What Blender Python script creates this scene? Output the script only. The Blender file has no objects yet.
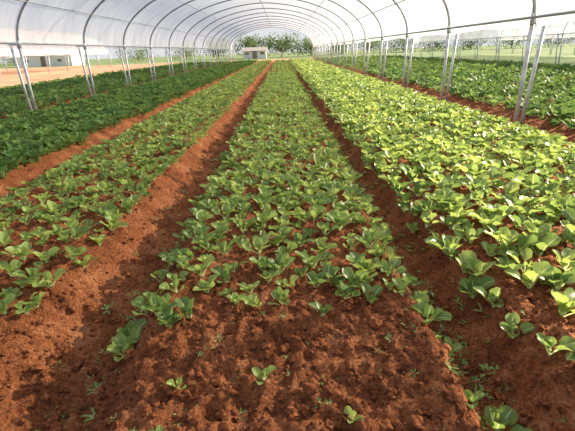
import bpy, math, random
from mathutils import Matrix, Vector, noise, Euler
random.seed(7)
scene = bpy.context.scene
scene.view_settings.view_transform = 'Standard'
COL = scene.collection

# ------------------------------------------------------------------ helpers
def new_obj(name, verts, faces, mats=(), smooth=True, parent=None, uvs=None, mi=None):
    me = bpy.data.meshes.new(name)
    me.from_pydata(verts, [], faces)
    for m in mats: me.materials.append(m)
    if smooth and faces:
        me.polygons.foreach_set('use_smooth', [True]*len(faces))
    if mi is not None: me.polygons.foreach_set('material_index', mi)
    if uvs is not None:
        uvl = me.uv_layers.new(name='UVMap')
        li = [0]*len(me.loops); me.loops.foreach_get('vertex_index', li)
        uvl.data.foreach_set('uv', [c for i in li for c in uvs[i]])
    me.update()
    ob = bpy.data.objects.new(name, me)
    COL.objects.link(ob)
    if parent: ob.parent = parent
    return ob

def empty(name, loc=(0,0,0)):
    e = bpy.data.objects.new(name, None); e.location = loc
    COL.objects.link(e); return e

def tube(V, F, pts, r, n=8):
    pts = [Vector(p) for p in pts]
    base = len(V)
    prevx = None
    for i, p in enumerate(pts):
        if i == 0: d = pts[1]-p
        elif i == len(pts)-1: d = p-pts[i-1]
        else: d = pts[i+1]-pts[i-1]
        d.normalize()
        if prevx is None:
            a = Vector((0,0,1)) if abs(d.z) < .9 else Vector((0,1,0))
            x = d.cross(a).normalized()
        else:
            x = (prevx - d*prevx.dot(d)).normalized()
        prevx = x
        y = d.cross(x)
        for k in range(n):
            t = 2*math.pi*k/n
            V.append(tuple(p + x*(r*math.cos(t)) + y*(r*math.sin(t))))
    for i in range(len(pts)-1):
        for k in range(n):
            a = base+i*n+k; b = base+i*n+(k+1)%n
            F.append((a, b, b+n, a+n))
    F.append(tuple(base+k for k in range(n))[::-1])
    F.append(tuple(base+(len(pts)-1)*n+k for k in range(n)))

def box(V, F, x0,x1,y0,y1,z0,z1):
    b = len(V)
    for z in (z0,z1):
        for (x,y) in ((x0,y0),(x1,y0),(x1,y1),(x0,y1)): V.append((x,y,z))
    F += [(b,b+3,b+2,b+1),(b+4,b+5,b+6,b+7),(b,b+1,b+5,b+4),(b+1,b+2,b+6,b+5),(b+2,b+3,b+7,b+6),(b+3,b,b+4,b+7)]

def mat(name):
    m = bpy.data.materials.new(name); m.use_nodes = True
    nt = m.node_tree; nt.nodes.clear()
    out = nt.nodes.new('ShaderNodeOutputMaterial')
    return m, nt, out
def N(nt, t, **kw):
    n = nt.nodes.new(t)
    for k, v in kw.items(): setattr(n, k, v)
    return n
def simple(name, col, rough=.6, metal=0., col2=None, scale=6):
    m, nt, out = mat(name)
    b = N(nt,'ShaderNodeBsdfPrincipled')
    nz = N(nt,'ShaderNodeTexNoise'); nz.inputs['Scale'].default_value = scale
    cr = N(nt,'ShaderNodeValToRGB')
    cr.color_ramp.elements[0].position=.38; cr.color_ramp.elements[1].position=.62
    cr.color_ramp.elements[0].color=[c*(.8 if col2 is None else 1) for c in col]+[1]
    cr.color_ramp.elements[1].color=[min(1,c*1.12) for c in (col2 or col)]+[1]
    tc = N(nt,'ShaderNodeTexCoord')
    nt.links.new(tc.outputs['Object'], nz.inputs['Vector'])
    nt.links.new(nz.outputs['Fac'], cr.inputs['Fac'])
    nt.links.new(cr.outputs['Color'], b.inputs['Base Color'])
    b.inputs['Roughness'].default_value=rough; b.inputs['Metallic'].default_value=metal
    nt.links.new(b.outputs[0], out.inputs[0])
    return m

# ------------------------------------------------------------------ materials
def soil_material():
    m, nt, out = mat('red_soil')
    L = nt.links.new
    tc = N(nt,'ShaderNodeTexCoord')
    n1 = N(nt,'ShaderNodeTexNoise'); n1.inputs['Scale'].default_value=2.6; n1.inputs['Detail'].default_value=6; n1.inputs['Roughness'].default_value=.7
    n2 = N(nt,'ShaderNodeTexNoise'); n2.inputs['Scale'].default_value=42; n2.inputs['Detail'].default_value=5; n2.inputs['Roughness'].default_value=.75
    for n in (n1,n2): L(tc.outputs['Object'], n.inputs['Vector'])
    vo = N(nt,'ShaderNodeTexVoronoi'); vo.inputs['Scale'].default_value=55; L(tc.outputs['Object'], vo.inputs['Vector'])
    cr = N(nt,'ShaderNodeValToRGB')
    e = cr.color_ramp.elements
    e[0].position=.38; e[0].color=(.085,.028,.013,1)
    e[1].position=.66; e[1].color=(.60,.28,.135,1)
    x = e.new(.52); x.color=(.33,.112,.045,1)
    add = N(nt,'ShaderNodeMath', operation='MULTIPLY_ADD')
    L(n2.outputs['Fac'], add.inputs[0]); add.inputs[1].default_value=.5
    sc = N(nt,'ShaderNodeMath', operation='MULTIPLY'); sc.inputs[1].default_value=.5
    L(n1.outputs['Fac'], sc.inputs[0]); L(sc.outputs[0], add.inputs[2])
    L(add.outputs[0], cr.inputs['Fac'])
    b = N(nt,'ShaderNodeBsdfPrincipled'); b.inputs['Roughness'].default_value=.95
    b.inputs['Specular IOR Level'].default_value=.1
    L(cr.outputs['Color'], b.inputs['Base Color'])
    hs = N(nt,'ShaderNodeMath', operation='MULTIPLY_ADD'); L(vo.outputs['Distance'], hs.inputs[0]); hs.inputs[1].default_value=-.55; L(n2.outputs['Fac'], hs.inputs[2])
    bump = N(nt,'ShaderNodeBump'); bump.inputs['Strength'].default_value=1; bump.inputs['Distance'].default_value=.036
    L(hs.outputs[0], bump.inputs['Height']); L(bump.outputs[0], b.inputs['Normal'])
    L(b.outputs[0], out.inputs[0])
    return m
SOIL = soil_material()
FIELD = simple('dry_grass_field', (.10,.18,.045), .95, 0, (.20,.24,.09), .12)
DIRT = simple('pale_dirt_track', (.46,.20,.10), .95, 0, (.55,.30,.17), .3)

def leaf_material(name, dark, light, petiole, trans=.4, rough=.38, petpos=.4, spec=.4):
    m, nt, out = mat(name); L = nt.links.new
    oi = N(nt,'ShaderNodeObjectInfo')
    uv = N(nt,'ShaderNodeUVMap'); uv.uv_map='UVMap'
    sep = N(nt,'ShaderNodeSeparateXYZ'); L(uv.outputs[0], sep.inputs[0])
    mx = N(nt,'ShaderNodeMix', data_type='RGBA'); L(oi.outputs['Random'], mx.inputs[0])
    mx.inputs[6].default_value=(*dark,1); mx.inputs[7].default_value=(*light,1)
    a = N(nt,'ShaderNodeMath', operation='SUBTRACT'); L(sep.outputs[0], a.inputs[0]); a.inputs[1].default_value=.5
    ab = N(nt,'ShaderNodeMath', operation='ABSOLUTE'); L(a.outputs[0], ab.inputs[0])
    vv = N(nt,'ShaderNodeMath', operation='MULTIPLY_ADD'); L(ab.outputs[0], vv.inputs[0]); vv.inputs[1].default_value=-.45; L(sep.outputs[1], vv.inputs[2])
    sn = N(nt,'ShaderNodeMath', operation='MULTIPLY'); L(vv.outputs[0], sn.inputs[0]); sn.inputs[1].default_value=55
    sn2 = N(nt,'ShaderNodeMath', operation='SINE'); L(sn.outputs[0], sn2.inputs[0])
    st = N(nt,'ShaderNodeMapRange'); L(sn2.outputs[0], st.inputs[0]); st.inputs[1].default_value=.86; st.inputs[2].default_value=1; st.inputs[4].default_value=.25
    rib = N(nt,'ShaderNodeMapRange'); L(ab.outputs[0], rib.inputs[0]); rib.inputs[1].default_value=.06; rib.inputs[2].default_value=.02; rib.inputs[4].default_value=.75
    pet = N(nt,'ShaderNodeMapRange'); L(sep.outputs[1], pet.inputs[0]); pet.inputs[1].default_value=petpos+.05; pet.inputs[2].default_value=petpos-.05
    m1 = N(nt,'ShaderNodeMath', operation='MAXIMUM'); L(st.outputs[0], m1.inputs[0]); L(rib.outputs[0], m1.inputs[1])
    m2 = N(nt,'ShaderNodeMath', operation='MAXIMUM'); L(m1.outputs[0], m2.inputs[0]); L(pet.outputs[0], m2.inputs[1])
    c = N(nt,'ShaderNodeMix', data_type='RGBA'); L(m2.outputs[0], c.inputs[0]); L(mx.outputs[2], c.inputs[6]); c.inputs[7].default_value=(*petiole,1)
    b = N(nt,'ShaderNodeBsdfPrincipled'); L(c.outputs[2], b.inputs['Base Color']); b.inputs['Roughness'].default_value=rough
    b.inputs['Specular IOR Level'].default_value=spec
    tr = N(nt,'ShaderNodeBsdfTranslucent')
    hs = N(nt,'ShaderNodeHueSaturation'); hs.inputs['Saturation'].default_value=1.0; hs.inputs['Value'].default_value=1.6; hs.inputs['Hue'].default_value=.475
    L(c.outputs[2], hs.inputs['Color']); L(hs.outputs[0], tr.inputs[0])
    ms = N(nt,'ShaderNodeMixShader'); ms.inputs[0].default_value=trans
    L(b.outputs[0], ms.inputs[1]); L(tr.outputs[0], ms.inputs[2]); L(ms.outputs[0], out.inputs[0])
    return m
LEAF = leaf_material('pak_choi_leaf', (.10,.19,.038), (.27,.38,.085), (.52,.64,.30), rough=.40, spec=.40, trans=.43)
LEAFD = leaf_material('spinach_leaf', (.055,.13,.032), (.14,.24,.055), (.20,.34,.10), trans=.35, rough=.55, spec=.2)
TREE = leaf_material('tree_leaf', (.08,.14,.055), (.15,.22,.08), (.07,.13,.03), trans=.3, petpos=-1, rough=.7, spec=.2)
STEEL = simple('galvanised_steel', (.55,.57,.60), .5, .3)
RIBM = simple('grey_rib_steel', (.34,.36,.40), .55, .3)
BARK = simple('bark', (.12,.08,.05), .9)
WALLW = simple('white_wall_paint', (.75,.75,.72), .8)
ROOFB = simple('tan_roof_tin', (.48,.42,.37), .7)
POSTW = simple('weathered_wood', (.25,.19,.14), .9)

def film_material():
    m, nt, out = mat('polythene_film'); L = nt.links.new
    tc = N(nt,'ShaderNodeTexCoord')
    mp = N(nt,'ShaderNodeMapping'); mp.inputs['Scale'].default_value=(.35,1.6,.35); L(tc.outputs['Object'], mp.inputs[0])
    nz = N(nt,'ShaderNodeTexNoise'); nz.inputs['Scale'].default_value=1.2; nz.inputs['Detail'].default_value=4; nz.inputs['Distortion'].default_value=.6; L(mp.outputs[0], nz.inputs['Vector'])
    cr = N(nt,'ShaderNodeValToRGB'); cr.color_ramp.elements[0].position=.35; cr.color_ramp.elements[1].position=.65
    cr.color_ramp.elements[0].color=(.66,.69,.77,1); cr.color_ramp.elements[1].color=(.92,.93,.96,1)
    L(nz.outputs['Fac'], cr.inputs[0])
    d = N(nt,'ShaderNodeBsdfDiffuse'); t = N(nt,'ShaderNodeBsdfTranslucent'); p = N(nt,'ShaderNodeBsdfTransparent')
    p.inputs[0].default_value=(.96,.97,1,1)
    L(cr.outputs[0], d.inputs[0]); L(cr.outputs[0], t.inputs[0])
    a = N(nt,'ShaderNodeMixShader'); a.inputs[0].default_value=.56; L(d.outputs[0], a.inputs[1]); L(t.outputs[0], a.inputs[2])
    b = N(nt,'ShaderNodeMixShader'); b.inputs[0].default_value=.42; L(a.outputs[0], b.inputs[1]); L(p.outputs[0], b.inputs[2])
    L(b.outputs[0], out.inputs[0])
    return m
FILM = film_material()

# ------------------------------------------------------------------ terrain
FUR = [(-1.27,.29,.30),(1.08,.22,.29),(-3.85,.34,.18),(5.05,.5,.10),(-7.9,.45,.10),(-10.6,.3,.1),(8.6,.3,.1),(11.4,.3,.1),(2.9,.13,.06)]
def sstep(a,b,x):
    t=max(0,min(1,(x-a)/(b-a))); return t*t*(3-2*t)
def height(x, y):
    h = 0
    if -16 < x < 16:
        for i,(c,w,d) in enumerate(FUR):
            cc = c + .07*noise.noise(Vector((y*.5, i*7.3, 0)))
            ww = w*(1.45 if (i==0 and x<cc) else 1)
            q = ((x-cc)/ww)
            if abs(q) < 3: h -= d*math.exp(-q*q*abs(q))*(1-sstep(78,82,y))
    bare = 1-sstep(1.9,2.6,y)
    h -= .07*(1-sstep(1.6,2.3,y))*math.exp(-(x/1.6)**2)
    near = 1-sstep(12,30,y)
    h += .035*noise.noise(Vector((x*1.7,y*1.7,3)))
    if near > 0 and abs(x) < 9:
        n = noise.noise(Vector((x*6,y*6,9))); 
        n2 = noise.noise(Vector((x*14,y*14,1))); n3 = noise.noise(Vector((x*30,y*30,5))); 
        n4 = noise.noise(Vector((x*55,y*55,8))) if y<7 else 0
        h += near*((.035+.022*bare)*(.4-abs(n)*1.5) + (.024+.012*bare)*n2 + .021*n3 + .010*n4)
    return h
xs=[]; x=0.
while x < 140:
    xs.append(x)
    x += .014 if x<2.4 else (.045 if x<6 else (.15 if x<12 else (.6 if x<20 else 4)))
xs = [-a for a in xs[:0:-1]]+xs
ys=[-4,-3,-2,-1,-.4,0,.4,.7,.9]; y=1.0
while y < 320:
    ys.append(y); y += (.012 if y<2.4 else (max(.012, .007*y) if y<60 else .05*y))
V=[];F=[];MI=[]
nx=len(xs)
for yy in ys:
    for xx in xs: V.append((xx,yy,height(xx,yy)))
for j in range(len(ys)-1):
    for i in range(nx-1):
        a=j*nx+i; F.append((a,a+1,a+1+nx,a+nx))
        X,Y=xs[i],ys[j]
        MI.append(1 if (Y>88 or X>17.5) else (2 if (Y>79 or X<-16) else 0))
new_obj('ground', V, F, [SOIL,FIELD,DIRT], mi=MI)

# ------------------------------------------------------------------ plants
def leaf(V,F,U, az, el0, bend, lp, lb, w, cup=.35, rip=.1, point=0., seed=0):
    """spoon-shaped leaf: fleshy petiole that widens into a cupped blade"""
    rnd = random.Random(seed)
    NT=11; S=(-1,-.5,0,.5,1)
    ca,sa = math.cos(az), math.sin(az)
    side = Vector((-sa,ca,0))
    p = Vector((ca*.004, sa*.004, -.015))
    total = lp+lb
    base=len(V)
    tw = rnd.uniform(-.45,.45); ph=rnd.uniform(0,6)
    for i in range(NT+1):
        t=i/NT
        el = el0 - bend*t**1.5
        d = Vector((ca*math.cos(el), sa*math.cos(el), math.sin(el)))
        nrm = Vector((-ca*math.sin(el), -sa*math.sin(el), math.cos(el)))
        tp = lp/total
        if t < tp: hw = .0056+ .003*(1-t/tp)
        else:
            q=(t-tp)/(1-tp)
            if i==NT: hw=w*(.2 if point<.3 else .05)
            else: hw = max(.0050*(1-q), w*.5*(max(0.0,math.sin(math.pi*min(1,q**(.84+point*.1))))**(.46+point*.5)))
        s_ = (side*math.cos(tw*t)+nrm*math.sin(tw*t))
        n_ = (nrm*math.cos(tw*t)-side*math.sin(tw*t))
        for s in S:
            c = cup*hw*s*s if t>=tp else .5*hw*s*s
            r = rip*hw*math.sin(t*16+ph+s*2)*abs(s)
            V.append(tuple(p + s_*(hw*s*(1-.1*cup)) + n_*(c+r)))
            U.append(((s+1)/2, t))
        p = p + d*(total/NT)
    for i in range(NT):
        for k in range(4):
            a=base+i*5+k; F.append((a,a+1,a+6,a+5))

def pak_choi(seed, n=8, size=1., matl=LEAF, name='pak_choi_plant'):
    r = random.Random(seed); V=[];F=[];U=[]
    for i in range(n):
        f=i/(n-1)
        az = i*2.4+r.uniform(-.4,.4)
        el = math.radians(54+30*f+r.uniform(-14,12))
        s = size*(1-.40*f)*r.uniform(.78,1.15)
        leaf(V,F,U, az, el, r.uniform(.3,1.3)*(1-.4*f), .066*s, .078*s, .084*s*r.uniform(.85,1.1), cup=r.uniform(.2,.7), rip=.11, seed=seed*50+i)
    return new_obj(name, V, F, [matl], uvs=U)

def spinach(seed, n=10, name='spinach_plant'):
    r = random.Random(seed); V=[];F=[];U=[]
    for i in range(n):
        f=i/(n-1); az=i*2.4+r.uniform(-.4,.4)
        el = math.radians(45+38*f+r.uniform(-9,9)); s=(1-.3*f)*r.uniform(.85,1.15)
        leaf(V,F,U, az, el, r.uniform(.6,1.3), .085*s, .13*s, .085*s, cup=r.uniform(.1,.5), rip=.28, point=.5, seed=seed*70+i)
    return new_obj(name, V, F, [LEAFD], uvs=U)

def weed(seed):
    r = random.Random(seed); V=[];F=[];U=[]
    for i in range(7):
        az=i*2.4; leaf(V,F,U, az, math.radians(r.uniform(15,60)), .5, .015, r.uniform(.025,.04), .014, point=.7, seed=seed+i)
    return new_obj('weed_seedling', V, F, [LEAF], uvs=U)

def clod(seed):
    import bmesh
    bm=bmesh.new(); bmesh.ops.create_icosphere(bm, subdivisions=3, radius=.02)
    for v in bm.verts:
        c=v.co*50
        n=noise.noise(c*1.3+Vector((seed*9,0,0)))*.6+noise.noise(c*3.5+Vector((0,seed*5,0)))*.35
        v.co*= (1+n); v.co.z*=.7
    me=bpy.data.meshes.new('soil_clod'); bm.to_mesh(me); bm.free()
    me.materials.append(SOIL)
    for p in me.polygons: p.use_smooth=True
    o=bpy.data.objects.new('soil_clod',me); COL.objects.link(o); return o

def scatter(name, pts, protos):
    me = bpy.data.meshes.new(name)
    me.from_pydata([p[:3] for p in pts], [], [])
    a = me.attributes.new('rot','FLOAT_VECTOR','POINT')
    a.data.foreach_set('vector', [c for p in pts for c in p[3:6]])
    b = me.attributes.new('scl','FLOAT','POINT')
    b.data.foreach_set('value', [p[6] for p in pts])
    ob = bpy.data.objects.new(name, me); COL.objects.link(ob)
    ng = bpy.data.node_groups.new(name+'_gn','GeometryNodeTree')
    ng.interface.new_socket('Geometry', in_out='INPUT', socket_type='NodeSocketGeometry')
    ng.interface.new_socket('Geometry', in_out='OUTPUT', socket_type='NodeSocketGeometry')
    gi=ng.nodes.new('NodeGroupInput'); go=ng.nodes.new('NodeGroupOutput')
    L=ng.links.new
    jn=ng.nodes.new('GeometryNodeJoinGeometry')
    for pr in protos:
        oi=ng.nodes.new('GeometryNodeObjectInfo'); oi.inputs['Object'].default_value=pr
        oi.inputs['As Instance'].default_value=True
        L(oi.outputs['Geometry'], jn.inputs[0])
    iop=ng.nodes.new('GeometryNodeInstanceOnPoints')
    rv=ng.nodes.new('FunctionNodeRandomValue'); rv.data_type='INT'
    rv.inputs[4].default_value=0; rv.inputs[5].default_value=len(protos)-1
    n1=ng.nodes.new('GeometryNodeInputNamedAttribute'); n1.data_type='FLOAT_VECTOR'; n1.inputs[0].default_value='rot'
    n2=ng.nodes.new('GeometryNodeInputNamedAttribute'); n2.data_type='FLOAT'; n2.inputs[0].default_value='scl'
    e2r=ng.nodes.new('FunctionNodeEulerToRotation')
    L(n1.outputs[0], e2r.inputs[0])
    L(gi.outputs[0], iop.inputs['Points']); L(jn.outputs[0], iop.inputs['Instance'])
    iop.inputs['Pick Instance'].default_value=True
    L(rv.outputs[2], iop.inputs['Instance Index'])
    L(e2r.outputs[0], iop.inputs['Rotation']); L(n2.outputs[0], iop.inputs['Scale'])
    L(iop.outputs[0], go.inputs[0])
    md=ob.modifiers.new('instances','NODES'); md.node_group=ng
    return ob

PC = [pak_choi(10+i, n=random.choice((6,7,8,9,10))) for i in range(12)]
SP = [spinach(100+i) for i in range(5)]
WD = [weed(300+i) for i in range(3)]
CL = [clod(i) for i in range(5)]

def P(x,y,s,dz=0,tilt=.2):
    return (x,y,height(x,y)+dz, random.uniform(-tilt,tilt), random.uniform(-tilt,tilt), random.uniform(0,6.28), s)

def bed(x0,x1,y0,y1,dx,dy,s, jit=.38, miss=.06, missnear=0., grow=.15):
    pts=[]
    n=max(1,round((x1-x0)/dx)); 
    for i in range(n+1):
        y=y0+random.uniform(0,dy*2)
        while y<y1:
            k = 1 if y<18 else (1.4 if y<34 else 2.0)
            m = miss + missnear*(1-sstep(y0,y0+1.6,y))
            if random.random()>m and not (y>34 and i%2):
                xx=x0+(x1-x0)*i/n+random.gauss(0,jit*dx*.5)
                gs = sstep(2.2,5,y)
                pts.append(P(xx, y+random.gauss(0,.05), s*random.uniform(.58,1.22)*(.95+grow*gs)*(1+.35*(k-1))))
            y+=dy*k*random.uniform(.8,1.2)
    return pts
YE=76
c = bed(-1.02,.90,2.25,YE,.20,.155,1.10,missnear=.16,miss=.04)
l = bed(-3.5,-1.80,2.45,YE,.20,.155,1.08,missnear=.28,miss=.04)
r = bed(1.36,4.6,2.5,YE,.225,.16,1.42,miss=.02,missnear=.1)
extra = [(-.16,1.83,.8),(-.60,1.80,.6),(.27,1.57,.5),(-.85,2.4,1.1),(-1.02,2.2,1.15),(-1.0,2.6,1.2),(.99,2.25,.9),
 (1.42,1.95,1.2),(1.55,1.82,1.4),(1.02,1.66,1.2),(1.15,1.60,1.0),(1.35,2.2,1.1),(-.62,1.50,.5),(-1.38,1.75,.4),(1.7,2.3,1.5),(1.65,2.6,1.4),(-1.12,1.55,.4),
 (-1.95,2.55,1.0),(-2.2,2.6,1.1),(1.75,2.05,1.3),(.9,1.72,.7)]
e = [P(a,b,s) for a,b,s in extra]
def place(protos, spots):
    for o,(a,b,s) in zip(protos, spots):
        o.location=(a,b,height(a,b)); o.scale=(s,s,s); o.rotation_euler=(0,0,random.uniform(0,6))
place(PC, [(-.9+.165*i, 5.03+.1*(i%2), 1.1) for i in range(12)] )
place(SP, [(-4.5-.4*i, 9.1, 1.1) for i in range(5)])
place(WD, [(1.07,2.9,1),(1.12,3.3,1.2),(1.03,3.9,1)])
place(CL, [(-.5,1.5,1),(.3,1.45,.9),(.7,1.8,1),(-1.2,2.2,1.2),(.0,2.05,.8)])
scatter('pak_choi_crop', c+e, PC)
scatter('pak_choi_crop', l, PC)
scatter('pak_choi_crop', r, PC)
lo = bed(-7.45,-4.25,3.5,YE,.27,.25,1.35,miss=.02)
scatter('spinach_crop', lo, SP)
lo2 = bed(-15.5,-8.4,9,YE,.42,.38,1.55,miss=.03)
scatter('spinach_crop', lo2, SP)
ro = bed(5.7,17,6,YE,.42,.36,1.65,miss=.03)
scatter('spinach_crop', ro, SP)
wp=[]
for _ in range(800):
    y=1.9+random.random()**1.4*11; x=random.choice([1.08,1.08,1.08,1.08,-1.27,5.0,-3.85])+random.gauss(0,.14); wp.append(P(x,y,random.uniform(.4,1.7)))
for _ in range(130):
    wp.append(P(random.uniform(-1.5,1.6),random.uniform(1.3,2.4),random.uniform(.25,.8)))
scatter('weed_patch', wp, WD)
cp=[]
for _ in range(9000):
    y=1.1+random.random()**1.6*6; x=random.uniform(-4.2,4.2) if y>2.6 else random.uniform(-2.3,2.3)
    s=.2+.8*random.random()**3
    cp.append((x,y,height(x,y)+s*.003,random.uniform(0,6),random.uniform(0,6),random.uniform(0,6),s))
for _ in range(360):
    y=random.uniform(1.2,2.9); x=random.uniform(-1.9,1.8); s=random.uniform(.7,2.1)
    cp.append((x,y,height(x,y),random.uniform(0,.5),random.uniform(0,.5),random.uniform(0,6),s))
scatter('soil_clods', cp, CL)

# ------------------------------------------------------------------ polytunnel
def tunnel(cx, half, y0, step, nb, eave=2.05, apex=5.1, name='polytunnel'):
    root = empty(name, (cx,0,0))
    hw = half+.06
    rise=apex-eave
    def arc(t, off=0):
        cs,sn=math.cos(t),max(0.0,math.sin(t))
        return (math.copysign(abs(cs)**1.12,cs)*(hw+off), eave+ sn*(rise+off))
    ts=[math.pi*i/44 for i in range(45)]
    V=[];F=[]
    PV=[];PF=[]
    for k in range(nb+1):
        y=y0+k*step
        pts=[]
        for t in ts:
            a,z=arc(t); pts.append((a,y,z))
        tube(V,F,pts,.038,6)
        for sgn in (-1,1):
            tube(PV,PF,[(sgn*half,y,-.35),(sgn*hw,y,eave+.02)],.046,8)
            tube(PV,PF,[(sgn*(half+.17),y+.08,-.35),(sgn*(hw+.30),y+.08,eave)],.040,8)
            tube(PV,PF,[(sgn*(hw-.04),y,eave-.05),(sgn*(hw+.36),y+.08,eave-.03)],.028,6)
            tube(PV,PF,[(sgn*hw,y,eave-.14),(sgn*hw,y,eave+.08)],.06,8)
    new_obj('hoop_ribs',V,F,[RIBM],parent=root)
    new_obj('side_posts',PV,PF,[STEEL],parent=root)
    V=[];F=[]
    ye=y0+nb*step
    for t in (0,math.pi,math.pi*.5,math.pi*.27,math.pi*.73,math.pi*.12,math.pi*.88):
        a,z=arc(t,-.03); r=.03 if t in (0,math.pi) else .019
        tube(V,F,[(a,y0,z),(a,ye,z)],r,6)
    new_obj('purlins',V,F,[RIBM],parent=root)
    V=[];F=[]
    M=4; rows=nb*M+1
    for j in range(rows):
        y=y0+j*step/M; sag=-.09*math.sin(math.pi*(j%M)/M)
        a0,z0=arc(0,.04)
        V.append((a0,y,eave-.16-.03*math.sin(j*1.7)))
        for t in ts:
            a,z=arc(t,.04+sag*math.sin(t)); V.append((a,y,z))
        V.append((-a0,y,eave-.16-.03*math.sin(j*2.1)))
    n=len(ts)+2
    for j in range(rows-1):
        for i in range(n-1):
            a=j*n+i; F.append((a,a+1,a+1+n,a+n))
    new_obj('polythene_cover',V,F,[FILM],parent=root)
    return root
tunnel(-1.43, 6.45, .1, 4.7, 16)
tunnel(26.5, 6.45, 19, 4.7, 11)
tunnel(-33, 6.45, 24, 4.7, 10)

# ------------------------------------------------------------------ background
def tree(x,y,h,w,seed,name='tree',leafn=1500):
    r=random.Random(seed); root=empty(name,(x,y,0))
    V=[];F=[]
    tube(V,F,[(0,0,-.2),(.1,0,h*.25),(0,.1,h*.6)],.16*h/6,7)
    blobs=[]
    for i in range(14):
        a=r.uniform(0,6.28); q=r.uniform(.1,.85)*w*.5; bz=h*r.uniform(.25,.86)
        blobs.append((math.cos(a)*q,math.sin(a)*q,bz,r.uniform(.16,.26)*w))
        tube(V,F,[(0,.05,h*.2),(math.cos(a)*q*.9,math.sin(a)*q*.9,bz)],.05*h/6,5)
    new_obj('trunk',V,F,[BARK],parent=root)
    V=[];F=[];U=[]
    for i in range(leafn):
        b=r.choice(blobs)
        d=Vector((r.gauss(0,1),r.gauss(0,1),r.gauss(0,.8))).normalized()*b[3]*r.uniform(.6,1.05)
        p=Vector(b[:3])+d
        u=Vector((r.gauss(0,1),r.gauss(0,1),r.gauss(0,1))).normalized()*.28*h/6
        v=u.cross(Vector((r.gauss(0,1),r.gauss(0,1),r.gauss(0,1)))).normalized()*.18*h/6
        k=len(V); V+= [tuple(p-u),tuple(p+v),tuple(p+u),tuple(p-v)]; U+=[(.2,.9)]*4; F.append((k,k+1,k+2,k+3))
    new_obj('canopy',V,F,[TREE],parent=root,smooth=False,uvs=U)
i=0
for (x,y,h,w) in [(-8,112,4.8,8),(0,114,5.2,9),(7,112,4.0,8),(-16,116,4.0,9),(14,118,4.0,9),(23,125,4.2,11),(32,122,3.8,11),(41,126,4.2,11),(51,125,3.8,12),(62,125,4.2,12),(74,124,3.8,12),(90,120,4.2,13),
                  (-27,130,3.8,11),(-42,135,3.6,12),(-58,128,3.4,12),(-74,128,3.4,12)]:
    i+=1; tree(x,y,h,w,i)
def shed(x,y,w,d,h,rot=0,name='farm_shed'):
    root=empty(name,(x,y,0)); root.rotation_euler=(0,0,rot)
    V=[];F=[]; box(V,F,-w/2,w/2,-d/2,d/2,-.2,h); new_obj('walls',V,F,[WALLW],smooth=False,parent=root)
    V=[(-w/2-.3,-d/2-.3,h-.05),(w/2+.3,-d/2-.3,h-.05),(w/2+.3,d/2+.3,h-.05),(-w/2-.3,d/2+.3,h-.05),(-w/2-.3,0,h+.7),(w/2+.3,0,h+.7)]
    F=[(0,1,5,4),(2,3,4,5),(0,4,3),(1,2,5),(0,3,2,1)]
    new_obj('roof',V,F,[ROOFB],smooth=False,parent=root)
    V=[];F=[]; box(V,F,-.5,.5,-d/2-.04,-d/2+.02,-.1,2.0 if h>2 else 1.6); box(V,F,w*.25,w*.25+.9,-d/2-.04,-d/2+.02,.9,1.4); box(V,F,-w*.25-.9,-w*.25,-d/2-.04,-d/2+.02,.9,1.4)
    new_obj('door_and_windows',V,F,[POSTW],smooth=False,parent=root)
shed(-6,104,5,4,1.7)
shed(-66,92,16,6,2.3,.1)
shed(-50,100,12,6,2.3,0)
def fence(x0,y0,x1,y1,n,name='wire_fence'):
    root=empty(name); V=[];F=[];W=[];WF=[]
    for k in range(n+1):
        a=x0+(x1-x0)*k/n; b=y0+(y1-y0)*k/n; tube(V,F,[(a,b,-.3),(a,b,1.4)],.05,6)
    for z in (.4,.8,1.2,1.35): tube(W,WF,[(x0,y0,z),(x1,y1,z)],.008,4)
    new_obj('fence_posts',V,F,[POSTW],parent=root); new_obj('fence_wires',W,WF,[STEEL],parent=root)
fence(-28,88,28,88,18)

# ------------------------------------------------------------------ light
w=bpy.data.worlds.new('World'); scene.world=w; w.use_nodes=True; nt=w.node_tree; nt.nodes.clear()
o=nt.nodes.new('ShaderNodeOutputWorld'); bg=nt.nodes.new('ShaderNodeBackground')
tc=nt.nodes.new('ShaderNodeTexCoord'); sp=nt.nodes.new('ShaderNodeSeparateXYZ'); cr=nt.nodes.new('ShaderNodeValToRGB')
nt.links.new(tc.outputs['Generated'],sp.inputs[0]); nt.links.new(sp.outputs[2],cr.inputs[0])
cr.color_ramp.elements[0].color=(.95,.96,1,1); cr.color_ramp.elements[1].color=(.58,.70,.95,1); cr.color_ramp.elements[0].position=.03; cr.color_ramp.elements[1].position=.75
nt.links.new(cr.outputs[0],bg.inputs[0]); bg.inputs[1].default_value=.82; nt.links.new(bg.outputs[0],o.inputs[0])
sd=bpy.data.lights.new('sun','SUN'); sd.energy=13.5; sd.angle=math.radians(.7); sd.color=(1,.87,.64)
so=bpy.data.objects.new('sun',sd); COL.objects.link(so)
az=math.radians(27); el=math.radians(23)
dirv=Vector((math.cos(az)*math.cos(el), math.sin(az)*math.cos(el), math.sin(el)))
so.rotation_euler=dirv.to_track_quat('Z','Y').to_euler(); so.location=(30,15,20)

# ------------------------------------------------------------------ camera
cd=bpy.data.cameras.new('camera'); cam=bpy.data.objects.new('camera',cd); COL.objects.link(cam)
cd.sensor_width=36; cd.lens=434/575*36; cd.clip_end=1000; cd.clip_start=.05
p=math.radians(20.87)
R=Matrix.Rotation(math.pi/2-p,3,'X') @ Matrix.Rotation(math.radians(-2),3,'Z')
cam.location=(0,0,1.6); cam.rotation_euler=R.to_euler()
scene.camera=cam
